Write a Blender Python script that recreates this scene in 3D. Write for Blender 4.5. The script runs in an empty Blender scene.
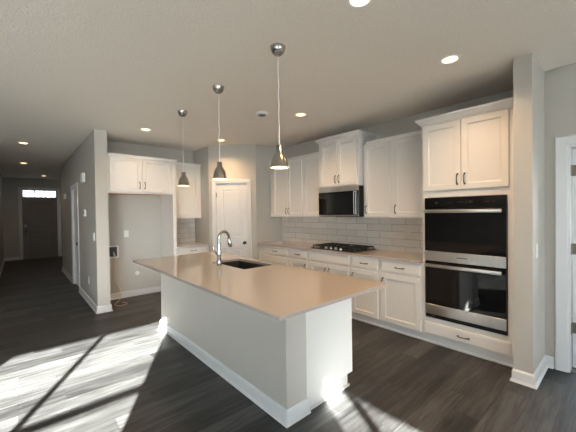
import bpy, bmesh, math, random
from mathutils import Vector, Matrix
C = bpy.context.scene
COL = C.collection
random.seed(4)

# ------------------------------------------------------------------ camera, world, sun, exposure
ZC = 2.764
F_PX, YAW, PITCH, ROLL, CZ = 304.89, 0.7244, -0.0135, -0.0139, 1.4875
cam_d = bpy.data.cameras.new('camera'); cam = bpy.data.objects.new('camera', cam_d); COL.objects.link(cam)
cam_d.sensor_width = 36.0; cam_d.sensor_fit = 'HORIZONTAL'; cam_d.lens = F_PX / 576 * 36.0
cam_d.clip_start = 0.02; cam_d.clip_end = 200
_f = Vector((math.sin(YAW), math.cos(YAW), 0)); _r = Vector((math.cos(YAW), -math.sin(YAW), 0)); _u = Vector((0, 0, 1))
fw = _f * math.cos(PITCH) + _u * math.sin(PITCH); up = _u * math.cos(PITCH) - _f * math.sin(PITCH)
rt = _r * math.cos(ROLL) + up * math.sin(ROLL); up2 = up * math.cos(ROLL) - _r * math.sin(ROLL)
cam.matrix_world = Matrix(((rt.x, up2.x, -fw.x, 0), (rt.y, up2.y, -fw.y, 0), (rt.z, up2.z, -fw.z, CZ), (0, 0, 0, 1)))
C.camera = cam

SUN_DIR = Vector((0.547, 1.0, -0.44)).normalized()
sun_d = bpy.data.lights.new('sun', 'SUN'); sun_d.energy = 19.5; sun_d.angle = 0.0093; sun_d.color = (1.0, 0.99, 0.975)
sun = bpy.data.objects.new('sun', sun_d); COL.objects.link(sun)
sun.rotation_euler = SUN_DIR.to_track_quat('-Z', 'Y').to_euler(); sun.location = (-4, -8, 6)

W = bpy.data.worlds.new('sky'); C.world = W; W.use_nodes = True
_n = W.node_tree.nodes; _l = W.node_tree.links; _n.clear()
_tc = _n.new('ShaderNodeTexCoord'); _sx = _n.new('ShaderNodeSeparateXYZ'); _cr = _n.new('ShaderNodeValToRGB')
_bg = _n.new('ShaderNodeBackground'); _wo = _n.new('ShaderNodeOutputWorld')
_cr.color_ramp.elements[0].position = 0.0; _cr.color_ramp.elements[0].color = (0.93, 0.97, 1.0, 1)
_cr.color_ramp.elements[1].position = 0.7; _cr.color_ramp.elements[1].color = (0.58, 0.75, 1.0, 1)
_l.new(_tc.outputs['Generated'], _sx.inputs[0]); _l.new(_sx.outputs['Z'], _cr.inputs[0])
_l.new(_cr.outputs[0], _bg.inputs[0]); _l.new(_bg.outputs[0], _wo.inputs[0])
_bg.inputs[1].default_value = 2.7

vs = C.view_settings
C.display_settings.display_device = 'sRGB'
vs.view_transform = 'Standard'; vs.look = 'None'; vs.gamma = 1.0; vs.use_curve_mapping = False
vs.exposure = 2.8
CAN_W, BULB_E = 12.0, 5.0

# ------------------------------------------------------------------ materials
def lin(c):
    return tuple(((v / 255) / 12.92 if v / 255 <= .04045 else ((v / 255 + .055) / 1.055) ** 2.4) for v in c) + (1,)
MATS = {}
def mat(name, col, rough=.5, metal=0., spec=.5, noise=0., nscale=40., bump=0., bscale=200., emit=None, estr=0., coat=0.):
    m = bpy.data.materials.new(name); m.use_nodes = True; MATS[name] = m
    nt = m.node_tree; b = nt.nodes['Principled BSDF']
    b.inputs['Base Color'].default_value = col if len(col) == 4 else tuple(col) + (1,)
    b.inputs['Roughness'].default_value = rough; b.inputs['Metallic'].default_value = metal
    b.inputs['Specular IOR Level'].default_value = spec
    b.inputs['Coat Weight'].default_value = coat
    tc = nt.nodes.new('ShaderNodeTexCoord')
    if noise:
        nz = nt.nodes.new('ShaderNodeTexNoise'); nz.inputs['Scale'].default_value = nscale; nz.inputs['Detail'].default_value = 4
        nt.links.new(tc.outputs['Object'], nz.inputs['Vector'])
        mr = nt.nodes.new('ShaderNodeMapRange'); mr.inputs[3].default_value = 1 - noise; mr.inputs[4].default_value = 1 + noise
        nt.links.new(nz.outputs['Fac'], mr.inputs[0])
        mx = nt.nodes.new('ShaderNodeVectorMath'); mx.operation = 'SCALE'; mx.inputs[0].default_value = tuple(b.inputs['Base Color'].default_value)[:3]
        nt.links.new(mr.outputs[0], mx.inputs['Scale']); nt.links.new(mx.outputs[0], b.inputs['Base Color'])
    if bump:
        nb = nt.nodes.new('ShaderNodeTexNoise'); nb.inputs['Scale'].default_value = bscale; nb.inputs['Detail'].default_value = 3
        nt.links.new(tc.outputs['Object'], nb.inputs['Vector'])
        bp = nt.nodes.new('ShaderNodeBump'); bp.inputs['Strength'].default_value = bump; bp.inputs['Distance'].default_value = .004
        nt.links.new(nb.outputs['Fac'], bp.inputs['Height']); nt.links.new(bp.outputs[0], b.inputs['Normal'])
    if emit:
        b.inputs['Emission Color'].default_value = emit if len(emit) == 4 else tuple(emit) + (1,); b.inputs['Emission Strength'].default_value = estr
    return m

M_wall = mat('greige wall paint', (.505, .48, .44), .6, spec=.3, noise=.02, nscale=6, bump=.12, bscale=260)
M_ceil = mat('textured ceiling paint', (.86, .805, .73), .8, spec=.2, noise=.09, nscale=55, bump=1.0, bscale=60)
M_trim = mat('white trim enamel', (.72, .72, .725), .3, spec=.5, noise=.01, nscale=15)
M_cab = mat('white cabinet enamel', (.74, .72, .695), .35, spec=.45, noise=.012, nscale=12)
M_raw = mat('raw maple underside', (.72, .30, .09), .6, noise=.12, nscale=20)
M_quartz = mat('polished beige quartz', (.425, .372, .335), .05, spec=.6, noise=.05, nscale=160)
M_steel = mat('brushed stainless steel', (.62, .60, .57), .3, 1., noise=.06, nscale=30)
M_nickel = mat('brushed nickel', (.40, .385, .36), .22, 1., noise=.05, nscale=40)
M_chrome = mat('polished chrome', (.42, .42, .43), .06, 1., noise=.01)
M_bronze = mat('dark bronze pull', (.05, .042, .036), .35, .8, noise=.05)
M_glassblk = mat('black oven glass', (.004, .004, .005), .04, spec=.5, noise=.1)
M_black = mat('black enamel', (.012, .012, .012), .25, noise=.1)
M_iron = mat('cast iron', (.012, .012, .013), .55, noise=.15, nscale=80, bump=.3)
M_grey = mat('grey panel print', (.11, .11, .11), .4, noise=.05)
M_white = mat('white plastic', (.82, .82, .80), .35, noise=.01)
M_plate = mat('warm grey plate plastic', (.60, .56, .51), .35, noise=.01)
M_dark = mat('dark plastic', (.03, .03, .03), .4, noise=.05)
M_sink = mat('dark composite sink', (.035, .033, .032), .4, noise=.15, nscale=200)
M_shadein = mat('white enamel shade lining', (.85, .82, .74), .5, noise=.01)
M_hinge = mat('aged nickel hinge', (.20, .175, .15), .4, .9, noise=.1)
M_tube = mat('translucent tan tubing', (.60, .45, .32), .4, noise=.05)
M_front = mat('grey painted front door', (.20, .18, .165), .45, noise=.02)
M_lens = mat('lit lens', (.9, .85, .75), .5, noise=.01, emit=(1.0, .70, .34), estr=.45)
M_bulb = mat('lit bulb', (.9, .85, .75), .5, noise=.01, emit=(1.0, .70, .38), estr=BULB_E)
M_ground = mat('pale exterior paving', (.34, .33, .30), .9, noise=.15, nscale=2)

def glass_mat(name, tint, refl):
    m = bpy.data.materials.new(name); m.use_nodes = True; nt = m.node_tree; nt.nodes.clear()
    o = nt.nodes.new('ShaderNodeOutputMaterial'); t = nt.nodes.new('ShaderNodeBsdfTransparent'); g = nt.nodes.new('ShaderNodeBsdfGlossy')
    lw = nt.nodes.new('ShaderNodeLayerWeight'); pw = nt.nodes.new('ShaderNodeMath'); pw.operation = 'POWER'; pw.inputs[1].default_value = 4.0; nt.links.new(lw.outputs['Facing'], pw.inputs[0])
    fr = nt.nodes.new('ShaderNodeMath'); fr.operation = 'MULTIPLY_ADD'; fr.inputs[1].default_value = refl; fr.inputs[2].default_value = .04; nt.links.new(pw.outputs[0], fr.inputs[0]); mx = nt.nodes.new('ShaderNodeMixShader')
    t.inputs[0].default_value = tint; g.inputs[1].default_value = .02
    nt.links.new(fr.outputs[0], mx.inputs[0]); nt.links.new(t.outputs[0], mx.inputs[1]); nt.links.new(g.outputs[0], mx.inputs[2]); nt.links.new(mx.outputs[0], o.inputs[0])
    return m
M_pane = glass_mat('window glass', (.95, .97, .96, 1), .35)
def frosted_mat():
    m = bpy.data.materials.new('frosted transom glass'); m.use_nodes = True; nt = m.node_tree; nt.nodes.clear()
    o = nt.nodes.new('ShaderNodeOutputMaterial'); t = nt.nodes.new('ShaderNodeBsdfTransparent'); g = nt.nodes.new('ShaderNodeBsdfTranslucent')
    nz = nt.nodes.new('ShaderNodeTexNoise'); nz.inputs['Scale'].default_value = 14; tc = nt.nodes.new('ShaderNodeTexCoord')
    mr = nt.nodes.new('ShaderNodeMapRange'); mr.inputs[1].default_value = .45; mr.inputs[2].default_value = .65; mr.inputs[3].default_value = .1; mr.inputs[4].default_value = .6
    mx = nt.nodes.new('ShaderNodeMixShader'); g.inputs[0].default_value = (.45, .45, .45, 1); t.inputs[0].default_value = (.45, .45, .44, 1)
    nt.links.new(tc.outputs['Object'], nz.inputs['Vector']); nt.links.new(nz.outputs['Fac'], mr.inputs[0]); nt.links.new(mr.outputs[0], mx.inputs[0])
    nt.links.new(t.outputs[0], mx.inputs[1]); nt.links.new(g.outputs[0], mx.inputs[2]); nt.links.new(mx.outputs[0], o.inputs[0])
    return m
M_frost = frosted_mat()

def nodes_of(name, rough):
    m = bpy.data.materials.new(name); m.use_nodes = True; nt = m.node_tree; b = nt.nodes['Principled BSDF']; b.inputs['Roughness'].default_value = rough
    def math_(op, a, c=None):
        n = nt.nodes.new('ShaderNodeMath'); n.operation = op
        for i, v in enumerate((a, c)):
            if v is None: continue
            if isinstance(v, (int, float)): n.inputs[i].default_value = v
            else: nt.links.new(v, n.inputs[i])
        return n.outputs[0]
    return m, nt, b, math_

def floor_mat():
    m, nt, b, mt = nodes_of('grey oak plank floor', .33)
    geo = nt.nodes.new('ShaderNodeNewGeometry'); sp = nt.nodes.new('ShaderNodeSeparateXYZ'); nt.links.new(geo.outputs['Position'], sp.inputs[0])
    PW, PL = .178, 1.22
    ry = mt('DIVIDE', sp.outputs['Y'], PW); row = mt('FLOOR', ry); fy = mt('FRACT', ry)
    wn = nt.nodes.new('ShaderNodeTexWhiteNoise'); wn.noise_dimensions = '1D'; nt.links.new(row, wn.inputs['W'])
    rx = mt('ADD', mt('DIVIDE', sp.outputs['X'], PL), mt('MULTIPLY', wn.outputs['Value'], 7.0)); col = mt('FLOOR', rx); fx = mt('FRACT', rx)
    cb = nt.nodes.new('ShaderNodeCombineXYZ'); nt.links.new(row, cb.inputs[0]); nt.links.new(col, cb.inputs[1])
    w2 = nt.nodes.new('ShaderNodeTexWhiteNoise'); w2.noise_dimensions = '3D'; nt.links.new(cb.outputs[0], w2.inputs['Vector'])
    # grain: stretched noise, shifted per plank
    g = nt.nodes.new('ShaderNodeCombineXYZ'); nt.links.new(mt('MULTIPLY', sp.outputs['X'], 2.4), g.inputs[0]); nt.links.new(mt('MULTIPLY', sp.outputs['Y'], 34.0), g.inputs[1]); nt.links.new(mt('MULTIPLY', w2.outputs['Value'], 40.0), g.inputs[2])
    n1 = nt.nodes.new('ShaderNodeTexNoise'); n1.inputs['Scale'].default_value = 1.0; n1.inputs['Detail'].default_value = 6; n1.inputs['Roughness'].default_value = .65; n1.inputs['Distortion'].default_value = .6
    nt.links.new(g.outputs[0], n1.inputs['Vector'])
    g2 = nt.nodes.new('ShaderNodeCombineXYZ'); nt.links.new(mt('MULTIPLY', sp.outputs['X'], 1.1), g2.inputs[0]); nt.links.new(mt('MULTIPLY', sp.outputs['Y'], 5.0), g2.inputs[1]); nt.links.new(mt('MULTIPLY', w2.outputs['Value'], 17.0), g2.inputs[2])
    n2 = nt.nodes.new('ShaderNodeTexNoise'); n2.inputs['Scale'].default_value = 2.2; n2.inputs['Detail'].default_value = 3; nt.links.new(g2.outputs[0], n2.inputs['Vector'])
    v = mt('ADD', mt('ADD', mt('MULTIPLY', n1.outputs['Fac'], 1.15), mt('MULTIPLY', n2.outputs['Fac'], .35)), mt('MULTIPLY', mt('SUBTRACT', w2.outputs['Value'], 1.32), .34))
    cr = nt.nodes.new('ShaderNodeValToRGB'); e = cr.color_ramp.elements
    e[0].position = .24; e[0].color = (.0205, .0198, .0192, 1); e[1].position = .70; e[1].color = (.094, .092, .089, 1)
    x = cr.color_ramp.elements.new(.46); x.color = (.047, .0455, .0435, 1)
    nt.links.new(v, cr.inputs[0])
    # seams
    ey = mt('MINIMUM', fy, mt('SUBTRACT', 1.0, fy)); ex = mt('MINIMUM', fx, mt('SUBTRACT', 1.0, fx))
    sy = mt('LESS_THAN', ey, .010); sx_ = mt('LESS_THAN', ex, .0013); seam = mt('MAXIMUM', sy, sx_)
    mx = nt.nodes.new('ShaderNodeMix'); mx.data_type = 'RGBA'; nt.links.new(mt('MULTIPLY', seam, .7), mx.inputs[0]); nt.links.new(cr.outputs[0], mx.inputs[6]); mx.inputs[7].default_value = (.02, .018, .017, 1)
    nt.links.new(mx.outputs[2], b.inputs['Base Color'])
    rr = nt.nodes.new('ShaderNodeMapRange'); rr.inputs[3].default_value = .36; rr.inputs[4].default_value = .56; nt.links.new(n1.outputs['Fac'], rr.inputs[0]); nt.links.new(rr.outputs[0], b.inputs['Roughness'])
    bp = nt.nodes.new('ShaderNodeBump'); bp.inputs['Strength'].default_value = .25; bp.inputs['Distance'].default_value = .002
    nt.links.new(mt('SUBTRACT', n1.outputs['Fac'], seam), bp.inputs['Height']); nt.links.new(bp.outputs[0], b.inputs['Normal'])
    b.inputs['Specular IOR Level'].default_value = .4
    return m
M_floor = floor_mat()

def tile_mat(axis, u0, z0, name):
    m, nt, b, mt = nodes_of(name, .14)
    geo = nt.nodes.new('ShaderNodeNewGeometry'); sp = nt.nodes.new('ShaderNodeSeparateXYZ'); nt.links.new(geo.outputs['Position'], sp.inputs[0])
    TW, TH = .406, .1025
    rz = mt('DIVIDE', mt('SUBTRACT', sp.outputs['Z'], z0), TH); row = mt('FLOOR', rz); fz = mt('FRACT', rz)
    ru = mt('ADD', mt('DIVIDE', mt('SUBTRACT', sp.outputs[axis], u0), TW), mt('MULTIPLY', mt('MODULO', mt('ADD', row, 20.0), 2.0), .5)); col = mt('FLOOR', ru); fu = mt('FRACT', ru)
    cb = nt.nodes.new('ShaderNodeCombineXYZ'); nt.links.new(row, cb.inputs[0]); nt.links.new(col, cb.inputs[1])
    w2 = nt.nodes.new('ShaderNodeTexWhiteNoise'); w2.noise_dimensions = '3D'; nt.links.new(cb.outputs[0], w2.inputs['Vector'])
    ez = mt('MULTIPLY', mt('MINIMUM', fz, mt('SUBTRACT', 1.0, fz)), TH); eu = mt('MULTIPLY', mt('MINIMUM', fu, mt('SUBTRACT', 1.0, fu)), TW)
    ed = mt('MINIMUM', ez, eu); grout = mt('LESS_THAN', ed, .0022)
    nz = nt.nodes.new('ShaderNodeTexNoise'); nz.inputs['Scale'].default_value = 9; nt.links.new(geo.outputs['Position'], nz.inputs['Vector'])
    val = mt('ADD', .90, mt('ADD', mt('MULTIPLY', mt('SUBTRACT', w2.outputs['Value'], .5), .12), mt('MULTIPLY', mt('SUBTRACT', nz.outputs['Fac'], .5), .12)))
    sc = nt.nodes.new('ShaderNodeVectorMath'); sc.operation = 'SCALE'; sc.inputs[0].default_value = (.74, .70, .65); nt.links.new(val, sc.inputs['Scale'])
    mx = nt.nodes.new('ShaderNodeMix'); mx.data_type = 'RGBA'; nt.links.new(grout, mx.inputs[0]); nt.links.new(sc.outputs[0], mx.inputs[6]); mx.inputs[7].default_value = (.22, .20, .18, 1)
    nt.links.new(mx.outputs[2], b.inputs['Base Color'])
    mr = nt.nodes.new('ShaderNodeMapRange'); mr.inputs[2].default_value = .005; nt.links.new(ed, mr.inputs[0])
    bp = nt.nodes.new('ShaderNodeBump'); bp.inputs['Strength'].default_value = .5; bp.inputs['Distance'].default_value = .002; nt.links.new(mr.outputs[0], bp.inputs['Height']); nt.links.new(bp.outputs[0], b.inputs['Normal'])
    return m
M_tileR = tile_mat('Y', 2.275, .9825, 'glossy subway tile'); M_tileB = tile_mat('X', 2.2, .9825, 'glossy subway tile side')

# ------------------------------------------------------------------ mesh helpers
IDENT = lambda a, b, z: (a, b, z)
def facing_minus_x(X): return lambda a, b, z: (X - b, a, z)      # a along +Y, b out of the face
def facing_plus_x(X): return lambda a, b, z: (X + b, a, z)
def facing_minus_y(Y): return lambda a, b, z: (a, Y - b, z)
def facing_plus_y(Y): return lambda a, b, z: (a, Y + b, z)
DIAG0 = Vector((2.7325, 5.357)); DT = Vector((3.354 - 2.7325, 4.686 - 5.357)).normalized(); DN = Vector((DT.y, -DT.x))
def facing_diag(a, b, z):
    p = DIAG0 + DT * a + DN * b
    return (p.x, p.y, z)

class MB:
    def __init__(s, xf=IDENT): s.bm = bmesh.new(); s.xf = xf
    def v(s, a, b, z): return s.bm.verts.new(s.xf(a, b, z))
    def face(s, vs_):
        try: return s.bm.faces.new(vs_)
        except ValueError: return None
    def box(s, a0, a1, b0, b1, z0, z1, bev=0., seg=1):
        a0, a1 = sorted((a0, a1)); b0, b1 = sorted((b0, b1)); z0, z1 = sorted((z0, z1))
        vs_ = [s.v(a, b, z) for a in (a0, a1) for b in (b0, b1) for z in (z0, z1)]
        fs = [s.face([vs_[i] for i in q]) for q in ((0, 1, 3, 2), (4, 6, 7, 5), (0, 4, 5, 1), (2, 3, 7, 6), (0, 2, 6, 4), (1, 5, 7, 3))]
        if bev:
            bmesh.ops.bevel(s.bm, geom=list({e for f in fs for e in f.edges}), offset=bev, segments=seg, profile=.5, affect='EDGES')
        return s
    def rings(s, rs, cap0=True, cap1=True, closed=True):
        R = [[s.v(*p) for p in r] for r in rs]; n = len(R[0])
        for r0, r1 in zip(R, R[1:]):
            for i in range(n if closed else n - 1): s.face([r0[i], r0[(i + 1) % n], r1[(i + 1) % n], r1[i]])
        if cap0: s.face(R[0][::-1])
        if cap1: s.face(R[-1])
        return s
    def panel(s, a0, a1, z0, z1, b0, t=.02, rail=.058, rec=.013, slope=.010, bev=.003):
        def rect(i, b): return [(a0 + i, b, z0 + i), (a1 - i, b, z0 + i), (a1 - i, b, z1 - i), (a0 + i, b, z1 - i)]
        return s.rings([rect(0, b0), rect(0, b0 + t - bev), rect(bev, b0 + t), rect(rail, b0 + t), rect(rail + slope * .25, b0 + t - rec * .75), rect(rail + slope, b0 + t - rec)])
    def slab(s, a0, a1, z0, z1, b0, t=.02, bev=.006):
        def rect(i, b): return [(a0 + i, b, z0 + i), (a1 - i, b, z0 + i), (a1 - i, b, z1 - i), (a0 + i, b, z1 - i)]
        return s.rings([rect(0, b0), rect(0, b0 + t - bev), rect(bev, b0 + t - bev * .4), rect(bev * 2.0, b0 + t - bev * .3), rect(bev * 2.6, b0 + t)])
    def grid(s, al, zl, cells, b0, t, rec=.013, slope=.018):
        """a slab whose front is a grid of lines; cells (i, j) are sunk panels"""
        na, nz = len(al), len(zl); P = {(i, j): s.v(al[i], b0 + t, zl[j]) for i in range(na) for j in range(nz)}
        for i in range(na - 1):
            for j in range(nz - 1):
                q = [P[i, j], P[i + 1, j], P[i + 1, j + 1], P[i, j + 1]]
                if (i, j) not in cells: s.face(q); continue
                A0, A1, Z0, Z1 = al[i], al[i + 1], zl[j], zl[j + 1]
                prev = q
                for k, (sl, d) in enumerate(((slope * .4, rec), (slope, rec), (slope * 1.8, rec * .35))):
                    nx = [s.v(A0 + sl, b0 + t - d, Z0 + sl), s.v(A1 - sl, b0 + t - d, Z0 + sl), s.v(A1 - sl, b0 + t - d, Z1 - sl), s.v(A0 + sl, b0 + t - d, Z1 - sl)]
                    for n in range(4): s.face([prev[n], prev[(n + 1) % 4], nx[(n + 1) % 4], nx[n]])
                    prev = nx
                s.face(prev)
        edge = [(i, 0) for i in range(na)] + [(na - 1, j) for j in range(1, nz)] + [(i, nz - 1) for i in range(na - 2, -1, -1)] + [(0, j) for j in range(nz - 2, 0, -1)]
        back = [s.v(al[i], b0, zl[j]) for i, j in edge]; n = len(edge)
        for k in range(n): s.face([P[edge[k]], P[edge[(k + 1) % n]], back[(k + 1) % n], back[k]])
        s.face(back)
        return s
    def tube(s, pts, r, n=8, caps=True):
        pts = [Vector(s.xf(*p)) for p in pts]; m = len(pts); rr = r if isinstance(r, (list, tuple)) else [r] * m
        ref = None; R = []
        for i, p in enumerate(pts):
            d = (pts[min(i + 1, m - 1)] - pts[max(i - 1, 0)]).normalized()
            if ref is None:
                ref = d.orthogonal().normalized()
            ref = (ref - d * ref.dot(d)).normalized(); o = d.cross(ref)
            R.append([s.bm.verts.new(p + (ref * math.cos(2 * math.pi * k / n) + o * math.sin(2 * math.pi * k / n)) * rr[i]) for k in range(n)])
        for r0, r1 in zip(R, R[1:]):
            for k in range(n): s.face([r0[k], r0[(k + 1) % n], r1[(k + 1) % n], r1[k]])
        if caps: s.face(R[0][::-1]); s.face(R[-1])
        return s
    def lathe(s, prof, ca, cb, n=28, cap0=True, cap1=True, axis='z', c3=0.):
        def pt(r, h, k):
            x, y = r * math.cos(2 * math.pi * k / n), r * math.sin(2 * math.pi * k / n)
            if axis == 'z': return (ca + x, cb + y, h)
            if axis == 'b': return (ca + x, h, c3 + y)      # centre (ca, c3), running out of the face
        return s.rings([[pt(r, h, k) for k in range(n)] for r, h in prof], cap0, cap1)
    def sweep(s, prof, path, z=0.):
        """profile [(out, dz)] swept along plan polyline; outward = right of travel"""
        path = [Vector(p) for p in path]; R = []
        for i, p in enumerate(path):
            d0 = (p - path[i - 1]).normalized() if i else None; d1 = (path[i + 1] - p).normalized() if i < len(path) - 1 else None
            if d0 is None: d0 = d1
            if d1 is None: d1 = d0
            n0 = Vector((d0.y, -d0.x)); n1 = Vector((d1.y, -d1.x)); mi = (n0 + n1).normalized(); k = 1 / max(.2, mi.dot(n0))
            R.append([(p.x + mi.x * k * o, p.y + mi.y * k * o, z + h) for o, h in prof])
        return s.rings(R)
    def build(s, name, m, parent=None, smooth=False, origin=None):
        bmesh.ops.recalc_face_normals(s.bm, faces=s.bm.faces)
        off = Vector(origin) if origin is not None else Vector()
        p = parent
        while p is not None: off += Vector(p.location); p = p.parent
        bmesh.ops.translate(s.bm, verts=s.bm.verts, vec=-off)
        me = bpy.data.meshes.new(name); s.bm.to_mesh(me); s.bm.free()
        me.materials.append(m)
        if smooth:
            for f in me.polygons: f.use_smooth = True
            me.set_sharp_from_angle(angle=math.radians(smooth if smooth is not True else 40))
        o = bpy.data.objects.new(name, me); COL.objects.link(o)
        if origin is not None: o.location = origin
        if parent is not None: o.parent = parent
        return o

def thing(name, label, cat, loc, group=None):
    o = bpy.data.objects.new(name, None); COL.objects.link(o); o.location = loc; o.empty_display_size = .05
    o['label'] = label; o['category'] = cat
    if group: o['group'] = group
    return o
def tag(o, label, cat, group=None):
    o['label'] = label; o['category'] = cat
    if group: o['group'] = group
    return o
def struct(name, mb, m, **k):
    o = mb.build(name, m, **k); o['kind'] = 'structure'; return o
def boxes(lst, xf=IDENT):
    mb = MB(xf)
    for b in lst: mb.box(*b)
    return mb

# ------------------------------------------------------------------ the shell
struct('floor', boxes([(-5.62, 6.12, -.47, 13.85, -.12, 0), (-.62, 6.12, -4.62, -.47, -.12, 0)]), M_floor)
struct('ceiling', boxes([(-5.62, 6.12, -.47, 13.85, ZC, ZC + .12), (-.62, 6.12, -4.62, -.47, ZC, ZC + .12)]), M_ceil)
struct('exterior_ground', boxes([(-40, 40, -45, 45, -.40, -.30)]), M_ground)
XW = 4.0
struct('wall_range', boxes([(XW, XW + .12, .677, 4.806, 0, ZC)]), M_wall)
struct('wall_oven_side', boxes([(3.1865, XW + .12, .547, .677, 0, ZC)]), M_wall)
DO0, DO1, DOZ = -.42, .39, 2.055
struct('wall_side_doorway', boxes([(3.70, 3.82, -4.62, DO0, 0, ZC), (3.70, 3.82, DO1, .547, 0, ZC), (3.70, 3.82, DO0, DO1, DOZ, ZC)]), M_wall)
struct('wall_pantry_front', boxes([(3.354, XW, 4.686, 4.806, 0, ZC)]), M_wall)
DL = (Vector((3.354, 4.686)) - DIAG0).length
PD0, PD1, PDZ = .118, .763, 2.06
struct('wall_pantry_corner', boxes([(0, PD0, -.11, 0, 0, ZC), (PD1, DL, -.11, 0, 0, ZC), (PD0, PD1, -.11, 0, PDZ, ZC)], facing_diag), M_wall)
struct('wall_pantry_side', boxes([(2.7325, 2.85, 5.357, 6.01, 0, ZC)]), M_wall)
YB = 6.01
struct('wall_kitchen_back', boxes([(1.04, 4.12, YB, YB + .12, 0, ZC)]), M_wall)
HD0, HD1 = 7.16, 7.99
struct('wall_hall_side', boxes([(.872, 1.04, 5.33, HD0, 0, ZC), (.872, 1.04, HD1, 10.15, 0, ZC), (.872, 1.04, HD0, HD1, 2.03, ZC)]), M_wall)
struct('wall_foyer_return', boxes([(1.04, 2.3, 10.03, 10.15, 0, ZC)]), M_wall)
struct('wall_foyer_side', boxes([(2.3, 2.42, 10.03, 13.7, 0, ZC)]), M_wall)
YF = 13.7
FX0, FX1 = .085, 1.075
struct('wall_front', boxes([(-.5, FX0, YF, YF + .15, 0, ZC), (FX1, 2.42, YF, YF + .15, 0, ZC), (FX0, FX1, YF, YF + .15, 2.385, ZC)]), M_wall)
struct('wall_hall_opposite', boxes([(-.5, -.38, 7.5, YF, 0, ZC)]), M_wall)
struct('wall_great_room_far', boxes([(-5.5, -.5, 7.5, 7.62, 0, ZC)]), M_wall)
W6_ADDED = (1.2, 2.0, .90, 2.10)  # unseen opening added so more daylight reaches the kitchen from the great room
struct('wall_great_room_outer', boxes([(-5.62, -5.5, -.47, W6_ADDED[0], 0, ZC), (-5.62, -5.5, W6_ADDED[1], 7.62, 0, ZC), (-5.62, -5.5, W6_ADDED[0], W6_ADDED[1], 0, W6_ADDED[2]), (-5.62, -5.5, W6_ADDED[0], W6_ADDED[1], W6_ADDED[3], ZC)]), M_wall)
# daylight windows: twin sash on the great room's rear wall, twin window in the side of the dining bay, unseen window added in its end as daylight fill
W1 = (-2.71, -.96, .70, 2.11)
struct('wall_great_room_rear', boxes([(-5.5, W1[0], -.47, -.35, 0, ZC), (W1[1], -.5, -.47, -.35, 0, ZC), (W1[0], W1[1], -.47, -.35, 0, W1[2]), (W1[0], W1[1], -.47, -.35, W1[3], ZC)]), M_wall)
W2 = (-4.15, -2.59, .85, 2.10)
struct('wall_bay_side', boxes([(-.62, -.5, -4.62, W2[0], 0, ZC), (-.62, -.5, W2[1], -.47, 0, ZC), (-.62, -.5, W2[0], W2[1], 0, W2[2]), (-.62, -.5, W2[0], W2[1], W2[3], ZC)]), M_wall)
W3_ADDED = (.7, 2.5, .85, 2.08)
struct('wall_bay_end', boxes([(-.5, W3_ADDED[0], -4.62, -4.5, 0, ZC), (W3_ADDED[1], 3.70, -4.62, -4.5, 0, ZC), (W3_ADDED[0], W3_ADDED[1], -4.62, -4.5, W3_ADDED[3], ZC), (W3_ADDED[0], W3_ADDED[1], -4.62, -4.5, 0, W3_ADDED[2])]), M_wall)
# room behind the side doorway
struct('wall_utility_far', boxes([(6.0, 6.12, -1.9, -1.2, 0, ZC), (6.0, 6.12, .1, .667, 0, ZC), (6.0, 6.12, -1.2, .1, 0, .8), (6.0, 6.12, -1.2, .1, 2.1, ZC)]), M_wall)
struct('wall_utility_end', boxes([(3.82, 6.12, -1.9, -1.78, 0, ZC)]), M_wall)
struct('wall_utility_side', boxes([(XW + .12, 6.0, .547, .667, 0, ZC)]), M_wall)

struct('sun_block_slab', boxes([(-.62, 3.82, -7.8, -4.62, 2.6, 2.72)]), M_trim)  # unseen slab added outside to keep direct sun off the bay floor
struct('trim_front_threshold', boxes([(FX0 + .018, FX1 - .018, YF - .01, YF + .15, 0, .03)]), M_front)

def window(n, xf, a0, a1, z0, z1, muls, rails, b0, dep, fr=.03, mw=.038, rh=.036):
    f = MB(xf)
    f.box(a0, a0 + fr, b0, b0 + dep, z0, z1); f.box(a1 - fr, a1, b0, b0 + dep, z0, z1); f.box(a0 + fr, a1 - fr, b0, b0 + dep, z0, z0 + fr); f.box(a0 + fr, a1 - fr, b0, b0 + dep, z1 - .012, z1)
    for m_ in muls: f.box(m_ - mw / 2, m_ + mw / 2, b0, b0 + dep, z0 + fr, z1 - .012)
    for r_ in rails:
        xs = [a0 + fr] + [q for m_ in muls for q in (m_ - mw / 2, m_ + mw / 2)] + [a1 - fr]
        for p, q in zip(xs[::2], xs[1::2]): f.box(p, q, b0 + .002, b0 + dep - .002, r_ - rh / 2, r_ + rh / 2)
    w = struct('window_%d' % n, f, M_trim)
    MB(xf).box(a0 + fr, a1 - fr, b0 + dep * .45, b0 + dep * .45 + .004, z0 + fr, z1 - .012).build('pane', M_pane, w)
    s_ = MB(xf); s_.box(a0 - .08, a1 + .08, .12, .165, z0 - .035, z0 - .002, .004); s_.build('window_sill', M_trim, w)
    # daylight sampling portal in the opening
    L = bpy.data.lights.new('portal', 'AREA'); L.shape = 'RECTANGLE'; L.size = a1 - a0; L.size_y = z1 - z0; L.cycles.is_portal = True
    o = bpy.data.objects.new('daylight_portal_%d' % n, L); COL.objects.link(o)
    c0 = Vector(xf((a0 + a1) / 2, b0 - .01, (z0 + z1) / 2)); c1 = Vector(xf((a0 + a1) / 2, b0 + 1, (z0 + z1) / 2))
    o.location = c0; o.rotation_euler = (c1 - c0).to_track_quat('-Z', 'Z').to_euler()
    return w
window(1, facing_plus_y(-.47), W1[0], W1[1], W1[2], W1[3], [-1.840], [1.418], 0., .05)
window(2, facing_plus_x(-.62), W2[0], W2[1], W2[2], W2[3], [-3.213], [], 0., .03, mw=.09)
window(3, facing_plus_y(-4.62), W3_ADDED[0], W3_ADDED[1], W3_ADDED[2], W3_ADDED[3], [1.6], [], 0., .06, mw=.09)  # added for sky light on the surfaces facing the bay
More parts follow.
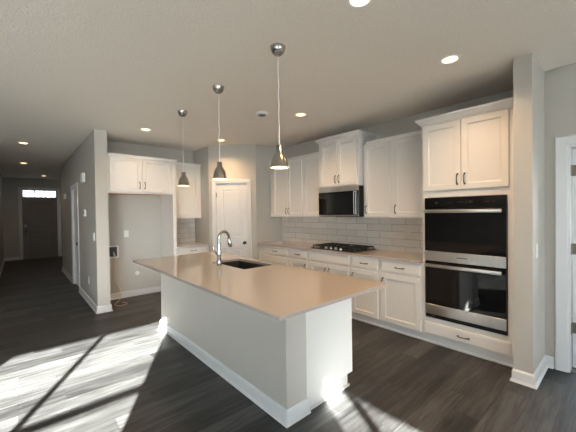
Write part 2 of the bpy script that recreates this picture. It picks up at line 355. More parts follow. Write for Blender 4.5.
window(6, facing_plus_x(-5.62), W6_ADDED[0], W6_ADDED[1], W6_ADDED[2], W6_ADDED[3], [], [1.5], 0., .05)  # added window, balances the daylight on the cabinet fronts
window(4, facing_minus_x(6.12), -1.2, .1, .8, 2.1, [-.55], [], 0., .06)

# baseboards with shoe mould
BB = [(0, 0), (.028, 0), (.028, .008), (.022, .018), (.015, .020), (.015, .088), (.011, .098), (.006, .104), (0, .104)]
def base(name, path): return struct(name, MB().sweep(BB, path[::-1]), M_trim)
base('baseboard_oven_side', [(3.36, .677), (3.1865, .677), (3.1865, .547), (3.70, .547), (3.70, .482)][::-1])
base('baseboard_bay_doorway', [(3.70, -.512), (3.70, -4.5)][::-1])
base('baseboard_hall_side', [(.872, 7.07), (.872, 5.33), (1.04, 5.33), (1.04, YB), (2.05, YB)][::-1])
base('baseboard_hall_beyond', [(.872, 10.15), (.872, 8.08)][::-1])
base('baseboard_front', [(-.38, YF), (.005, YF)][::-1]); base('baseboard_foyer', [(1.155, YF), (2.3, YF)][::-1])
base('baseboard_hall_opposite', [(-.38, 7.5), (-.38, YF)][::-1])
base('baseboard_great_room', [(-5.5, -.35), (-5.5, 7.5), (-.38, 7.5)][::-1])
base('baseboard_rear', [(-.5, -4.5), (-.5, -.35), (-5.5, -.35)][::-1])

# casings
def casing(name, xf, a0, a1, z1, w=.085, t=.018, z0=0.):
    m_ = MB(xf)
    prof = [(0, 0), (0, t * .55), (w * .12, t), (w * .45, t * .8), (w * .9, t * .62), (w, t * .35), (w, 0)]     # across the board, outer edge first
    path = [(a0 - w, z0, 1, 0), (a0 - w, z1 + w, 1, -1), (a1 + w, z1 + w, -1, -1), (a1 + w, z0, -1, 0)]
    m_.rings([[(a + p * sa, b, z + p * sz) for p, b in prof] for a, z, sa, sz in path])
    return struct(name, m_, M_trim)
def jamb(name, xf, a0, a1, z1, b0, b1, t=.018):
    m_ = MB(xf); m_.box(a0 - .001, a0 + t, b0, b1, 0, z1); m_.box(a1 - t, a1 + .001, b0, b1, 0, z1); m_.box(a0 + t, a1 - t, b0, b1, z1 - t, z1 + .001)
    return struct(name, m_, M_trim)
casing('trim_pantry', facing_diag, PD0 + .008, PD1 - .008, PDZ - .008, .066)
jamb('trim_pantry_jamb', facing_diag, PD0, PD1, PDZ, -.11, .0)
casing('trim_side_doorway', facing_minus_x(3.70), DO0 + .006, DO1 - .006, DOZ - .006, .09)
jamb('trim_side_jamb', facing_minus_x(3.70), DO0, DO1, DOZ, -.12, 0.)
casing('trim_hall', facing_minus_x(.872), HD0 + .006, HD1 - .006, 2.024, .085)
jamb('trim_hall_jamb', facing_minus_x(.872), HD0, HD1, 2.03, -.168, 0.)
casing('trim_front', facing_minus_y(YF), FX0 + .006, FX1 - .006, 2.378, .08)
jamb('trim_front_jamb', facing_minus_y(YF), FX0, FX1, 2.384, -.15, 0.)
struct('trim_front_stop', boxes([(FX0 + .018, FX0 + .040, -.149, -.1005, .03, 2.068), (FX1 - .040, FX1 - .018, -.149, -.1005, .03, 2.068), (FX0 + .018, FX1 - .018, -.149, -.121, 2.05, 2.125)], facing_minus_y(YF)), M_trim)
struct('trim_side_threshold', boxes([(3.715, 3.80, DO0 + .02, DO1 - .02, 0.0, .008)]), M_hinge)

# doors
def interior_door(n, xf, a0, a1, z1, b0, t=.035):
    w = a1 - a0; st = .115
    return struct('door_%d' % n, MB(xf).grid([a0, a0 + st, a1 - st, a1], [.012, .21, .815, 1.035, z1 - .115, z1], {(1, 1), (1, 3)}, b0, t), M_trim)
dr = interior_door(1, facing_diag, PD0 + .021, PD1 - .021, PDZ - .022, -.055)
k = MB(facing_diag); k.lathe([(.001, -.02), (.032, -.02), (.032, -.012), (.012, -.008), (.011, .018), (.024, .024), (.029, .036), (.024, .050), (.001, .054)], PD1 - .082, 0, 20, axis='b', c3=.915)
k.build('knob', M_bronze, dr, True)
for z in (1.83, .3):
    h = MB(facing_diag); h.box(PD0 + .012, PD0 + .03, -.022, -.006, z - .045, z + .045); h.build('hinge', M_hinge, dr)
dr = interior_door(2, facing_minus_x(.872), HD0 + .021, HD1 - .021, 2.008, -.07)
k = MB(facing_minus_x(.872)); k.lathe([(.001, -.035), (.032, -.035), (.032, -.027), (.012, -.022), (.011, .0), (.027, .012), (.024, .03), (.001, .034)], HD0 + .085, 0, 16, axis='b', c3=.92); k.build('knob', M_bronze, dr, True)
# open door of the side doorway, swung away from the kitchen on hinges
xo = lambda a, b, z: (3.824 + a, DO1 - .022 - b, z)
dr = struct('door_3', MB(xo).grid([0, .115, .645, .76], [.012, .21, .815, 1.035, 1.915, 2.03], {(1, 1), (1, 3)}, 0, .035), M_trim)
for z in (1.83, 1.11, .38):
    h = MB(); h.box(3.755, 3.815, DO1 - .0215, DO1 - .017, z - .05, z + .05, .002); h.box(3.8205, 3.8245, DO1 - .054, DO1 - .024, z - .05, z + .05, .001); h.tube([(3.818, DO1 - .0225, z - .05), (3.818, DO1 - .0225, z + .05)], .007, 8); h.build('hinge', M_hinge, dr)
k = MB(xo); k.lathe([(.001, .034), (.03, .034), (.03, .042), (.012, .046), (.011, .06), (.027, .072), (.024, .09), (.001, .094)], .69, 0, 16, axis='b', c3=.92); k.build('knob', M_hinge, dr, True)
# front door and transom
dr = struct('door_4', MB(facing_minus_y(YF)).grid([FX0 + .02, FX0 + .16, FX1 - .16, FX1 - .02], [.02, .24, .88, 1.05, 1.93, 2.065], {(1, 1), (1, 3)}, -.10, .045, .012, .03), M_front)
k = MB(facing_minus_y(YF)); k.box(FX0 + .075, FX0 + .135, -.057, -.03, 1.07, 1.21, .01); k.build('keypad', M_black, dr)
k = MB(facing_minus_y(YF)); k.lathe([(.001, -.057), (.035, -.057), (.035, -.05), (.014, -.045), (.012, -.01), (.028, .002), (.026, .02), (.001, .024)], FX0 + .105, 0, 16, axis='b', c3=.95); k.build('knob', M_black, dr, True)
tr = MB(facing_minus_y(YF)); tr.box(FX0 + .018, FX1 - .018, -.12, -.02, 2.068, 2.125); tr.box(FX0 + .018, FX1 - .018, -.10, -.04, 2.345, 2.366)
for a in (FX0 + .018, FX0 + .345, FX1 - .365, FX1 - .05): tr.box(a, a + (.02 if FX0 + .02 < a < FX1 - .06 else .032), -.10, -.04, 2.125, 2.345)
w5 = struct('window_5', tr, M_front)
MB(facing_minus_y(YF)).box(FX0 + .03, FX1 - .03, -.076, -.072, 2.11, 2.36).build('pane', M_frost, w5)

# tile
struct('wall_backsplash_range', boxes([(XW - .010, XW, 1.56, 4.686, .915, 1.40)]), M_tileR)
struct('wall_backsplash_nook', boxes([(2.12, 2.7325, YB - .010, YB, .915, 1.40)]), M_tileB)

# ------------------------------------------------------------------ cabinet kit
def pull(xf, a, z, b, horiz=False, L=.104):
    m_ = MB(xf); n = 9; pts = []; rad = []
    for i in range(n):
        q = i / (n - 1); h = .026 * (1 - (2 * q - 1) ** 4) + .002; d = (q - .5) * L
        pts.append((a + d, b + h, z) if horiz else (a, b + h, z + d)); rad.append(.0045 + .0025 * abs(2 * q - 1) ** 2)
    m_.tube(pts, rad, 8)
    for s_ in (-.5, .5):
        d = s_ * L
        m_.lathe([(.009, b), (.009, b + .004), (.006, b + .007)], a + (d if horiz else 0), 0, 10, axis='b', c3=z + (0 if horiz else d))
    return m_
def add_door(root, xf, a0, a1, z0, z1, b=0., handle=None, label=None):
    d = MB(xf).panel(a0, a1, z0, z1, b).build('door', M_cab, root)
    if handle:
        side, hz = handle; a = a0 + .03 if side == 'lo' else a1 - .03
        pull(xf, a, hz, b + .02).build('handle', M_bronze, d, True)
    return d
def add_drawer(root, xf, a0, a1, z0, z1, b=0., handle=True, name='drawer'):
    d = MB(xf).slab(a0, a1, z0, z1, b).build(name, M_cab, root)
    if handle: pull(xf, (a0 + a1) / 2, (z0 + z1) / 2, b + .02, True).build('handle', M_bronze, d, True)
    return d
CR = [(0, 0), (.010, 0), (.012, .012), (.022, .022), (.040, .046), (.052, .056), (.056, .062), (.056, .078), (0, .078)]
CRT = [(0, 0), (.010, 0), (.012, .008), (.020, .016), (.034, .034), (.044, .042), (.047, .046), (.047, .058), (0, .058)]
CRS = [(0, 0), (.010, 0), (.012, .008), (.020, .016), (.026, .026), (.030, .030), (.030, .042), (0, .042)]

# ------------------------------------------------------------------ range wall: base cabinets
XF = 3.40; fx = facing_minus_x(XF); DEP = XW - XF
def base_cab(label, y0, y1, fronts, corner=False):
    r = thing('base_cabinet', label, 'cabinet', (XF + .3, (y0 + y1) / 2, 0), 'base cabinets along the tiled wall')
    MB(fx).box(y0 + .0005, y1 - .0005, -DEP + .002, 0, .10, .889).build('body', M_cab, r)
    t = MB(fx); t.box(y0 + .0005, y1 - .0005, -.07, -.045, 0, .10); t.box(y0 + .0005, y1 - .0005, -.045, -.024, 0, .024, .006); t.build('toe_kick', M_trim, r)
    for f in fronts: f(r)
    return r
DZ0, DZ1, WZ0, WZ1 = .112, .708, .735, .865
def D(a0, a1, h=None, z0=DZ0, z1=DZ1, hz=.60): return lambda r: add_door(r, fx, a0, a1, z0, z1, 0, (h, hz) if h else None)
def W_(a0, a1, z0=WZ0, z1=WZ1, h=True, name='drawer'): return lambda r: add_drawer(r, fx, a0, a1, z0, z1, 0, h, name)
base_cab('white base cabinet with a stack of three drawers in the pantry corner', 3.845, 4.684, [W_(3.87, 4.50), W_(3.87, 4.50, .435, .71), W_(3.87, 4.50, .112, .41)])
base_cab('narrow white base cabinet between the drawer stack and the cooktop cabinet', 3.370, 3.845, [W_(3.395, 3.82), D(3.395, 3.82, 'lo')])
base_cab('white base cabinet with blank false front under the gas cooktop', 2.560, 3.370, [W_(2.585, 3.345, h=False, name='false_front'), D(2.585, 2.960, 'hi'), D(2.970, 3.345, 'lo')])
base_cab('white base cabinet just oven side of the cooktop, one drawer over one door', 2.110, 2.560, [W_(2.135, 2.535), D(2.135, 2.535, 'hi')])
base_cab('white base cabinet against the oven tower, one drawer over one door', 1.562, 2.110, [W_(1.587, 2.085), D(1.587, 2.085, 'hi')])
ct = MB(); ct.box(3.362, XW - .010, 1.562, 4.685, .890, .915, .002)
tag(ct.build('countertop', M_quartz, origin=(3.68, 3.1, .89)), 'long beige quartz countertop below the tiled backsplash', 'countertop')

# oven tower
TY0, TY1 = .695, 1.5615
r = thing('oven_cabinet', 'tall white cabinet tower holding the double wall oven', 'cabinet', (3.7, 1.13, 0))
bd = MB(fx)
bd.box(TY0, .768, -DEP + .002, 0, .10, 2.42); bd.box(1.530, TY1, -DEP + .002, 0, .10, 2.42); bd.box(.768, 1.530, -DEP + .002, 0, .10, .300); bd.box(.768, 1.530, -DEP + .002, 0, 1.622, 2.42); bd.box(.768, 1.530, -DEP + .002, -DEP + .02, .300, 1.622)
bd.build('body', M_cab, r)
t = MB(fx); t.box(TY0, TY1, -.07, -.045, 0, .10); t.box(TY0, TY1, -.045, -.024, 0, .024, .006); t.build('toe_kick', M_trim, r)
add_door(r, fx, .753, 1.153, 1.695, 2.405, 0, ('hi', 1.80)); add_door(r, fx, 1.160, 1.540, 1.695, 2.405, 0, ('lo', 1.80))
add_drawer(r, fx, .745, 1.545, .115, .247)
MB().sweep(CR, [(XF, TY0), (XF, TY1), (3.655, TY1)][::-1], 2.413).build('crown_moulding', M_cab, r)

# double wall oven
ov = thing('double_wall_oven', 'black glass and stainless double wall oven set in the cabinet tower', 'oven', (3.5, 1.149, .30))
OY0, OY1 = .770, 1.528
MB(fx).box(OY0, OY1, -.52, .002, .303, 1.618).build('body', M_black, ov)
MB(fx).box(OY0, OY1, .002, .024, 1.510, 1.618, .003).build('control_panel', M_glassblk, ov)
for a, w_, h_, z in ((1.40, .030, .004, 1.566), (1.40, .022, .004, 1.556), (1.30, .008, .004, 1.555), (1.28, .008, .004, 1.555), (1.26, .008, .004, 1.555), (1.24, .008, .004, 1.557), (1.26, .012, .004, 1.567), (1.185, .004, .016, 1.563), (1.165, .004, .016, 1.563), (1.145, .004, .016, 1.563), (1.11, .006, .02, 1.563), (1.07, .05, .003, 1.572), (1.07, .05, .003, 1.556), (1.07, .006, .016, 1.564), (.93, .05, .005, 1.562), (.87, .02, .005, 1.562)):
    MB(fx).box(a - w_ / 2, a + w_ / 2, .0238, .0246, z - h_ / 2, z + h_ / 2).build('panel_icon', M_grey, ov)
def oven_door(z0, z1, band, hz):
    d = MB(fx).box(OY0 + .002, OY1 - .002, .004, .030, z0, z1, .003).build('door', M_glassblk, ov)
    if band: MB(fx).box(OY0 + .003, OY1 - .003, .026, .033, band[0], band[1], .002).build('steel_band', M_steel, d)
    h = MB(fx); h.box(OY0 + .028, OY1 - .012, .058, .082, hz - .018, hz + .018, .006, 2)
    for a in (OY0 + .06, OY1 - .045): h.box(a - .012, a + .012, .029, .060, hz - .010, hz + .010)
    h.build('handle', M_steel, d, True)
    return d
d1 = oven_door(.930, 1.505, (.934, 1.040), 1.472)
MB(fx).box(1.10, 1.20, .0325, .0335, .984, .994).build('badge', M_grey, d1)
d2 = oven_door(.345, .922, (.350, .458), .888)
MB(fx).box(OY0 + .002, OY1 - .002, .001, .018, .306, .342).build('vent', M_black, ov)

# ------------------------------------------------------------------ upper cabinets
XU = 3.69; DU = XW - XU; UZ0, UZ1 = 1.388, 2.425
def upper(label, y0, y1, z0, z1, doors, xface=XU, crown_path=None, crz=None, prof=CRS):
    u = facing_minus_x(xface); dep = XW - xface
    r = thing('upper_cabinet', label, 'cabinet', ((XW + xface) / 2, (y0 + y1) / 2, z0), 'upper cabinets above the tiled wall')
    MB(u).box(y0 + .0005, y1 - .0005, -dep + .001, 0, z0, z1).build('body', M_cab, r)
    for a0, a1, h in doors: add_door(r, u, a0, a1, z0 + .018, z1 - .028, 0, (h, z0 + .115) if h else None)
    if crown_path: MB().sweep(prof, crown_path, crz).build('crown_moulding', M_cab, r)
    return r
upper('white double-door upper cabinet next to the pantry corner', 3.755, 4.684, UZ0, UZ1, [(4.160, 4.575, 'lo'), (3.785, 4.150, 'hi')], crown_path=[(XU, 4.684), (XU, 3.755)], crz=2.412)
upper('white single-door upper cabinet on the pantry side of the microwave', 3.292, 3.755, UZ0, UZ1, [(3.320, 3.725, None)], crown_path=[(XU, 3.755), (XU, 3.348)], crz=2.412)
XM = 3.585
upper('raised white two-door cabinet above the microwave', 2.540, 3.290, 1.850, 2.565, [(2.566, 2.910, 'hi'), (2.918, 3.264, 'lo')], XM, [(XW - .002, 3.290), (XM, 3.290), (XM, 2.540), (XW - .002, 2.540)], 2.552, CRT)
upper('white single-door upper cabinet on the oven side of the microwave', 2.095, 2.538, UZ0, UZ1, [(2.122, 2.512, 'hi')], crown_path=[(XU, 2.482), (XU, 2.095)], crz=2.412)
upper('white single-door upper cabinet against the oven tower', 1.5635, 2.095, UZ0, UZ1, [(1.590, 2.070, 'hi')], crown_path=[(XU, 2.095), (XU, 1.5635)], crz=2.412)

# microwave
XMW = 3.580; mx_ = facing_minus_x(XMW); MY0, MY1 = 2.543, 3.289
mw = thing('microwave', 'stainless over-range microwave with black door above the cooktop', 'microwave', (3.8, 2.92, 1.405))
MB(mx_).box(MY0, MY1, -(XW - XMW) + .012, 0, 1.405, 1.846).build('body', M_black, mw)
MB(mx_).box(MY0, MY1, 0, .018, 1.778, 1.846, .003).build('vent_grille', M_steel, mw)
dm = MB(mx_).box(MY0, MY1, 0, .018, 1.432, 1.776, .003).build('door', M_glassblk, mw)
gl = MB(mx_); gl.rings([[(MY0 + .13, .0178, 1.475), (MY1 - .06, .0178, 1.475), (MY1 - .06, .0178, 1.735), (MY0 + .13, .0178, 1.735)], [(MY0 + .13, .0195, 1.475), (MY1 - .06, .0195, 1.475), (MY1 - .06, .0195, 1.735), (MY0 + .13, .0195, 1.735)]]); gl.build('window_glass', M_glassblk, dm)
MB(mx_).box(MY0, MY1, 0, .018, 1.412, 1.431, .002).build('bottom_trim', M_steel, mw)
h = MB(mx_)
for d_ in (.022, .056): h.tube([(MY0 + d_, .017, 1.445), (MY0 + d_, .040, 1.452), (MY0 + d_, .044, 1.60), (MY0 + d_, .040, 1.758), (MY0 + d_, .017, 1.765)], .006, 8)
h.box(MY0 + .020, MY0 + .058, .034, .046, 1.440, 1.452); h.box(MY0 + .020, MY0 + .058, .034, .046, 1.758, 1.770)
h.build('handle', M_steel, dm, True)

# ------------------------------------------------------------------ refrigerator recess cabinet and nook
YN_ = 5.70; YR = 5.385; fr = facing_minus_y(YR)
r = thing('refrigerator_cabinet', 'white two-door cabinet spanning the empty refrigerator recess', 'cabinet', (1.57, 5.7, 1.82))
b_ = MB(fr).box(1.042, 2.052, -(YB - YR) + .001, 0, 1.838, 2.41).build('body', M_cab, r)
MB(fr).box(1.06, 2.05, -(YB - YR) + .02, -.02, 1.834, 1.839).build('underside', M_raw, r)['label'] = 'raw orange wood underside'
MB(fr).box(1.042, 2.052, -.02, 0, 1.818, 1.84).build('rail', M_cab, r)
add_door(r, fr, 1.075, 1.535, 1.842, 2.39, 0, ('hi', 1.955)); add_door(r, fr, 1.555, 2.035, 1.842, 2.39, 0, ('lo', 1.955))
MB(fr).box(2.054, 2.112, -(YB - YR) + .001, 0, 0, 2.41, .002).build('side_panel', M_cab, r)
MB().sweep(CRS, [(1.042, YR), (2.112, YR), (2.112, YN_ - .036)], 2.40).build('crown_moulding', M_cab, r)
YN = 5.70; fn = facing_minus_y(YN)
r = thing('upper_cabinet', 'narrow white upper cabinet in the nook beside the pantry door', 'cabinet', (2.42, 5.85, 1.39), 'upper cabinets of the refrigerator wall')
MB(fn).box(2.113, 2.7315, -(YB - YN) + .001, 0, UZ0, 2.425).build('body', M_cab, r)
add_door(r, fn, 2.14, 2.675, UZ0 + .018, 2.40, 0, ('lo', UZ0 + .115))
MB().sweep(CRS, [(2.113, YN), (2.7315, YN)], 2.412).build('crown_moulding', M_cab, r)
YNB = 5.40; fb = facing_minus_y(YNB)
r = thing('base_cabinet', 'narrow white base cabinet in the nook beside the pantry door', 'cabinet', (2.42, 5.7, 0))
MB(fb).box(2.113, 2.7315, -(YB - YNB) + .001, 0, .10, .889).build('body', M_cab, r)
t = MB(fb); t.box(2.113, 2.7315, -.07, -.045, 0, .10); t.build('toe_kick', M_trim, r)
add_drawer(r, fb, 2.14, 2.70, WZ0, WZ1); add_door(r, fb, 2.14, 2.70, DZ0, DZ1, 0, ('hi', .6))
ct = MB(); ct.box(2.1135, 2.7315, 5.362, YB - .011, .890, .915, .002)
tag(ct.build('countertop', M_quartz, origin=(2.42, 5.68, .89)), 'short beige quartz countertop in the nook beside the pantry door', 'countertop')

# ------------------------------------------------------------------ island
IX0, IX1, IY0, IY1 = 1.056, 2.172, 1.278, 4.120
BX0, BX1, BY0, BY1 = 1.381, 2.120, 1.600, 4.090
isl = thing('kitchen_island', 'long kitchen island base with grey back and white end panel', 'island', (1.75, 2.85, 0))
MB().box(BX0, 1.578, BY0, BY1, 0, .8905).build('knee_wall', M_wall, isl)['label'] = 'grey painted wall back of the island'
MB().sweep(BB, [(1.578, BY1), (BX0, BY1), (BX0, BY0), (1.592, BY0)]).build('baseboard', M_trim, isl)
cb = MB()
cb.box(1.580, 2.125, 1.620, 2.545, .10, .8905); cb.box(1.580, 2.125, 3.305, BY1, .10, .8905); cb.box(1.580, 2.125, 2.545, 3.305, .10, .64); cb.box(2.100, 2.125, 2.545, 3.305, .64, .8905); cb.box(1.580, 1.600, 2.545, 3.305, .64, .8905); cb.box(1.580, 2.050, 1.620, BY1, 0, .10); cb.build('cabinet_body', M_cab, isl)
ep = MB(); ep.box(1.579, 2.140, 1.605, 1.620, .10, .8905, .0015); ep.box(1.579, 2.068, 1.605, 1.620, 0, .10); ep.box(1.594, 2.085, 1.590, 1.605, 0, .022, .005); ep.build('end_panel', M_cab, isl)['label'] = 'white end panel'
fi = facing_plus_x(2.125)
for a0, a1, kind in ((1.635, 2.10, 'd'), (2.11, 2.57, 'd'), (2.58, 2.93, 'f'), (2.94, 3.29, 'f'), (3.30, 3.90, 'd')):
    if kind == 'd': add_drawer(isl, fi, a0, a1, WZ0, WZ1)
    else: MB(fi).slab(a0, a1, WZ0, WZ1, 0).build('false_front', M_cab, isl)
    add_door(isl, fi, a0, a1, DZ0, DZ1, 0, ('hi' if a0 < 2.6 else 'lo', .60))
# countertop with sink cut-out
SX0, SX1, SY0, SY1 = 1.690, 2.060, 2.585, 3.265
top = MB()
zt, zb = .915, .891
def frame_ring(z): return ([(IX0, IY0, z), (IX1, IY0, z), (IX1, IY1, z), (IX0, IY1, z)], [(SX0, SY0, z), (SX1, SY0, z), (SX1, SY1, z), (SX0, SY1, z)])
o1, i1 = frame_ring(zt); o0, i0 = frame_ring(zb); e = .002
oe = [(IX0 + e, IY0 + e, zt), (IX1 - e, IY0 + e, zt), (IX1 - e, IY1 - e, zt), (IX0 + e, IY1 - e, zt)]; om = [(x, y, zt - e) for x, y, z in o1]
top.rings([i0, o0, om, oe, i1, i0], False, False)
bmesh.ops.remove_doubles(top.bm, verts=top.bm.verts, dist=1e-5)
tag(top.build('countertop', M_quartz, origin=(1.61, 2.7, .891)), 'large polished beige quartz island countertop with sink cut-out', 'countertop')
sk = MB(); g = .006
def rr(x0, x1, y0, y1, z, rad, n=4):
    P = []
    for cx, cy, s0 in ((x1 - rad, y0 + rad, -90), (x1 - rad, y1 - rad, 0), (x0 + rad, y1 - rad, 90), (x0 + rad, y0 + rad, 180)):
        for q in range(n + 1):
            an = math.radians(s0 + 90 * q / n); P.append((cx + rad * math.cos(an), cy + rad * math.sin(an), z))
    return P
sk.rings([rr(SX0 - .018, SX1 + .018, SY0 - .018, SY1 + .018, .8905, .03), rr(SX0 + g, SX1 - g, SY0 + g, SY1 - g, .8905, .025), rr(SX0 + g + .004, SX1 - g - .004, SY0 + g + .004, SY1 - g - .004, .70, .03), rr(SX0 + .04, SX1 - .04, SY0 + .04, SY1 - .04, .675, .03)], False, True)
s_ = thing('sink', 'dark undermount sink basin in the island countertop', 'sink', (1.875, 2.925, .675))
sk.build('basin', M_sink, s_, True)
dn = MB(); dn.lathe([(.045, .674), (.045, .679), (.03, .680), (.02, .677), (.001, .677)], 1.875, 2.925, 20); dn.build('drain', M_steel, s_, True)
# faucet
FXc, FYc = 1.632, 2.985
fc = thing('faucet', 'chrome gooseneck pull-down faucet standing behind the sink', 'faucet', (FXc, FYc, .915))
b_ = MB(); b_.lathe([(.030, .9155), (.030, .922), (.024, .928), (.021, .945), (.021, .985), (.0235, 1.03), (.0235, 1.055), (.019, 1.075), (.0175, 1.16)], FXc, FYc, 20); b_.build('body', M_chrome, fc, True)
sp = MB(); R_ = .062; c = FXc + R_
pts = [(FXc, FYc, 1.155), (FXc, FYc, 1.21)] + [(c - R_ * math.cos(a), FYc, 1.21 + R_ * 1.15 * math.sin(a)) for a in [math.pi * i / 12 for i in range(13)]]
pts += [(c + R_ + .004, FYc, 1.19)]
sp.tube(pts, .0145, 12); sp.build('spout', M_chrome, fc, True)
hd = MB(); q0 = Vector((c + R_ + .003, FYc, 1.195))
hd.tube([tuple(q0), (q0.x + .003, FYc, 1.175), (q0.x + .008, FYc, 1.14), (q0.x + .012, FYc, 1.115), (q0.x + .013, FYc, 1.105)], [.017, .021, .0235, .0245, .020], 14); hd.build('spray_head', M_chrome, fc, True)
lv = MB(); lv.tube([(FXc - .014, FYc + .012, 1.04), (FXc - .030, FYc + .026, 1.043)], .012, 10); lv.tube([(FXc - .028, FYc + .025, 1.043), (FXc - .040, FYc + .035, 1.075), (FXc - .046, FYc + .040, 1.115)], [.007, .006, .005], 8); lv.build('lever', M_chrome, fc, True)
# hole cap next to the faucet
ac = MB(); ac.lathe([(.02, .9155), (.02, .921), (.014, .924), (.001, .924)], 1.655, 3.16, 16)
tag(ac.build('hole_cover', M_chrome, smooth=True, origin=(1.655, 3.16, .915)), 'small chrome disc on the island countertop next to the faucet', 'cover')

# ------------------------------------------------------------------ cooktop
ck = thing('gas_cooktop', 'black gas cooktop with cast iron grates on the long countertop', 'cooktop', (3.68, 2.98, .915))
KX0, KX1, KY0, KY1 = 3.430, 3.940, 2.500, 3.350
MB().box(KX0, KX1, KY0, KY1, .9155, .928, .004).build('plate', M_black, ck)
third = (KY1 - KY0 - .04) / 3
for i in range(3):
    y0 = KY0 + .02 + i * third + .004; y1 = y0 + third - .008
    x0 = KX0 + (.10 if i == 1 else .025); x1 = KX1 - .03
    gr = MB(); z0, z1 = .955, .968; w_ = .012
    gr.box(x0, x1, y0, y0 + w_, z0, z1); gr.box(x0, x1, y1 - w_, y1, z0, z1); gr.box(x0, x0 + w_, y0 + w_, y1 - w_, z0, z1); gr.box(x1 - w_, x1, y0 + w_, y1 - w_, z0, z1)
    gr.box(x0 + w_, x1 - w_, (y0 + y1) / 2 - w_ / 2, (y0 + y1) / 2 + w_ / 2, z0, z1 + .002)
    for fx_ in ((.5,) if i == 1 else (.27, .5, .73)): gr.box(x0 + (x1 - x0) * fx_ - w_ / 2, x0 + (x1 - x0) * fx_ + w_ / 2, y0 + w_, y1 - w_, z0 + .001, z1 + .003)
    for xx in (x0, x1 - w_):
        for yy in (y0, y1 - w_): gr.box(xx, xx + w_, yy, yy + w_, .928, z0)
    gr.build('grate', M_iron, ck)
for x, y, rad in ((3.57, 2.64, .035), (3.82, 2.64, .045), (3.72, 2.925, .055), (3.57, 3.21, .04), (3.82, 3.21, .035)):
    bn = MB(); bn.lathe([(rad + .012, .928), (rad + .010, .938), (rad, .940), (rad, .948), (rad - .006, .951), (.001, .951)], x, y, 18); bn.build('burner', M_iron, ck, True)
for i in range(4):
    y = 2.785 + i * .093
    kb = MB(); kb.lathe([(.021, .928), (.020, .944), (.0165, .952), (.001, .953)], 3.470, y, 16); kb.box(3.452, 3.488, y - .004, y + .004, .950, .960); kb.build('knob', M_steel, ck, 35)

# ------------------------------------------------------------------ pendants
def pendant(x, y, zr, label):
    p = thing('pendant_lamp', label, 'pendant lamp', (x, y, zr), 'pendant lamps over the island')
    cn = MB(); cn.lathe([(.001, ZC - .068), (.012, ZC - .067), (.030, ZC - .060), (.046, ZC - .044), (.056, ZC - .022), (.060, ZC - .0005)], x, y, 28); cn.build('canopy', M_nickel, p, True)
    cd = MB(); zt_ = zr + .175; pts = []; N = 26
    for i in range(N + 1):
        q = i / N; w_ = .0035 * math.sin(math.pi * q); pts.append((x + w_ * math.cos(q * 26), y + w_ * math.sin(q * 26), zt_ - .01 + (ZC - .060 - zt_) * q))
    cd.tube(pts, .0042, 6); cd.build('cord', M_white, p, True)
    sh = MB(); prof = [(.008, zr + .172), (.025, zr + .171), (.0265, zr + .168), (.027, zr + .126), (.034, zr + .118), (.048, zr + .096), (.058, zr + .070), (.0655, zr + .038), (.0710, zr + .008), (.072, zr)]
    sh.lathe(prof, x, y, 32, True, False)
    so = sh.build('shade', M_nickel, p, 60)
    ins = MB(); ins.lathe([(.072, zr), (.0705, zr), (.0640, zr + .038), (.0565, zr + .070), (.0465, zr + .094), (.032, zr + .116), (.001, zr + .117)], x, y, 32, False, False); ins.build('shade_lining', M_shadein, so, 60)
    bl = MB(); bl.lathe([(.012, zr + .112), (.014, zr + .085), (.024, zr + .062), (.027, zr + .044), (.024, zr + .026), (.014, zr + .016), (.001, zr + .014)], x, y, 18); bl.build('bulb', M_bulb, p, True)
pendant(1.530, 1.82, 1.832, 'brushed nickel pendant lamp hanging nearest the oven end of the island')
pendant(1.545, 2.785, 1.832, 'brushed nickel pendant lamp in the middle of the row, in front of pantry door')
pendant(1.565, 3.735, 1.832, 'brushed nickel pendant lamp nearest the refrigerator recess')

# recessed ceiling lights
def can(x, y, label, watts=CAN_W):
    p = thing('recessed_light', label, 'ceiling light', (x, y, ZC), 'recessed ceiling lights')
    t = MB(); t.lathe([(.088, ZC - .0005), (.086, ZC - .004), (.074, ZC - .006), (.062, ZC - .003), (.058, ZC - .0008)], x, y, 28, True, False); t.build('trim_ring', M_white, p, True)
    l = MB(); l.lathe([(.0605, ZC - .003), (.045, ZC - .009), (.001, ZC - .011)], x, y, 24, False, True); l.build('lens', M_lens, p, True)
    L = bpy.data.lights.new('lamp', 'SPOT'); L.energy = watts; L.color = (1.0, .65, .35); L.spot_size = math.radians(142); L.spot_blend = 1.0; L.shadow_soft_size = .045
    o = bpy.data.objects.new('lamp', L); COL.objects.link(o); o.parent = p; o.location = (0, 0, -.02)
can(2.775, 1.03, 'lit recessed ceiling light in front of the oven tower')
can(2.807, 2.89, 'lit recessed ceiling light in front of the microwave cabinet')
can(2.697, 4.80, 'lit recessed ceiling light close above the pantry door')
can(1.468, 4.885, 'lit recessed ceiling light in front of the refrigerator cabinet', CAN_W * .4)
can(1.57, 1.09, 'lit recessed ceiling light over the near end of the island')
can(.092, 7.1, 'lit recessed hall ceiling light farthest from the front door', CAN_W * .15)
can(.125, 9.8, 'middle lit recessed ceiling light of the dark hall', CAN_W * .15)
can(.645, 12.6, 'lit recessed ceiling light just before the front door transom', CAN_W * .15)
sd = thing('smoke_detector', 'white round detector with grey centre on the ceiling beyond the pendants', 'smoke detector', (2.374, 3.16, ZC))
t = MB(); t.lathe([(.078, ZC - .0005), (.078, ZC - .014), (.070, ZC - .024), (.050, ZC - .028)], 2.374, 3.16, 26); t.build('housing', M_white, sd, True)
t = MB(); t.lathe([(.052, ZC - .026), (.049, ZC - .034), (.001, ZC - .036)], 2.374, 3.16, 22); t.build('grille', M_grey, sd, True)

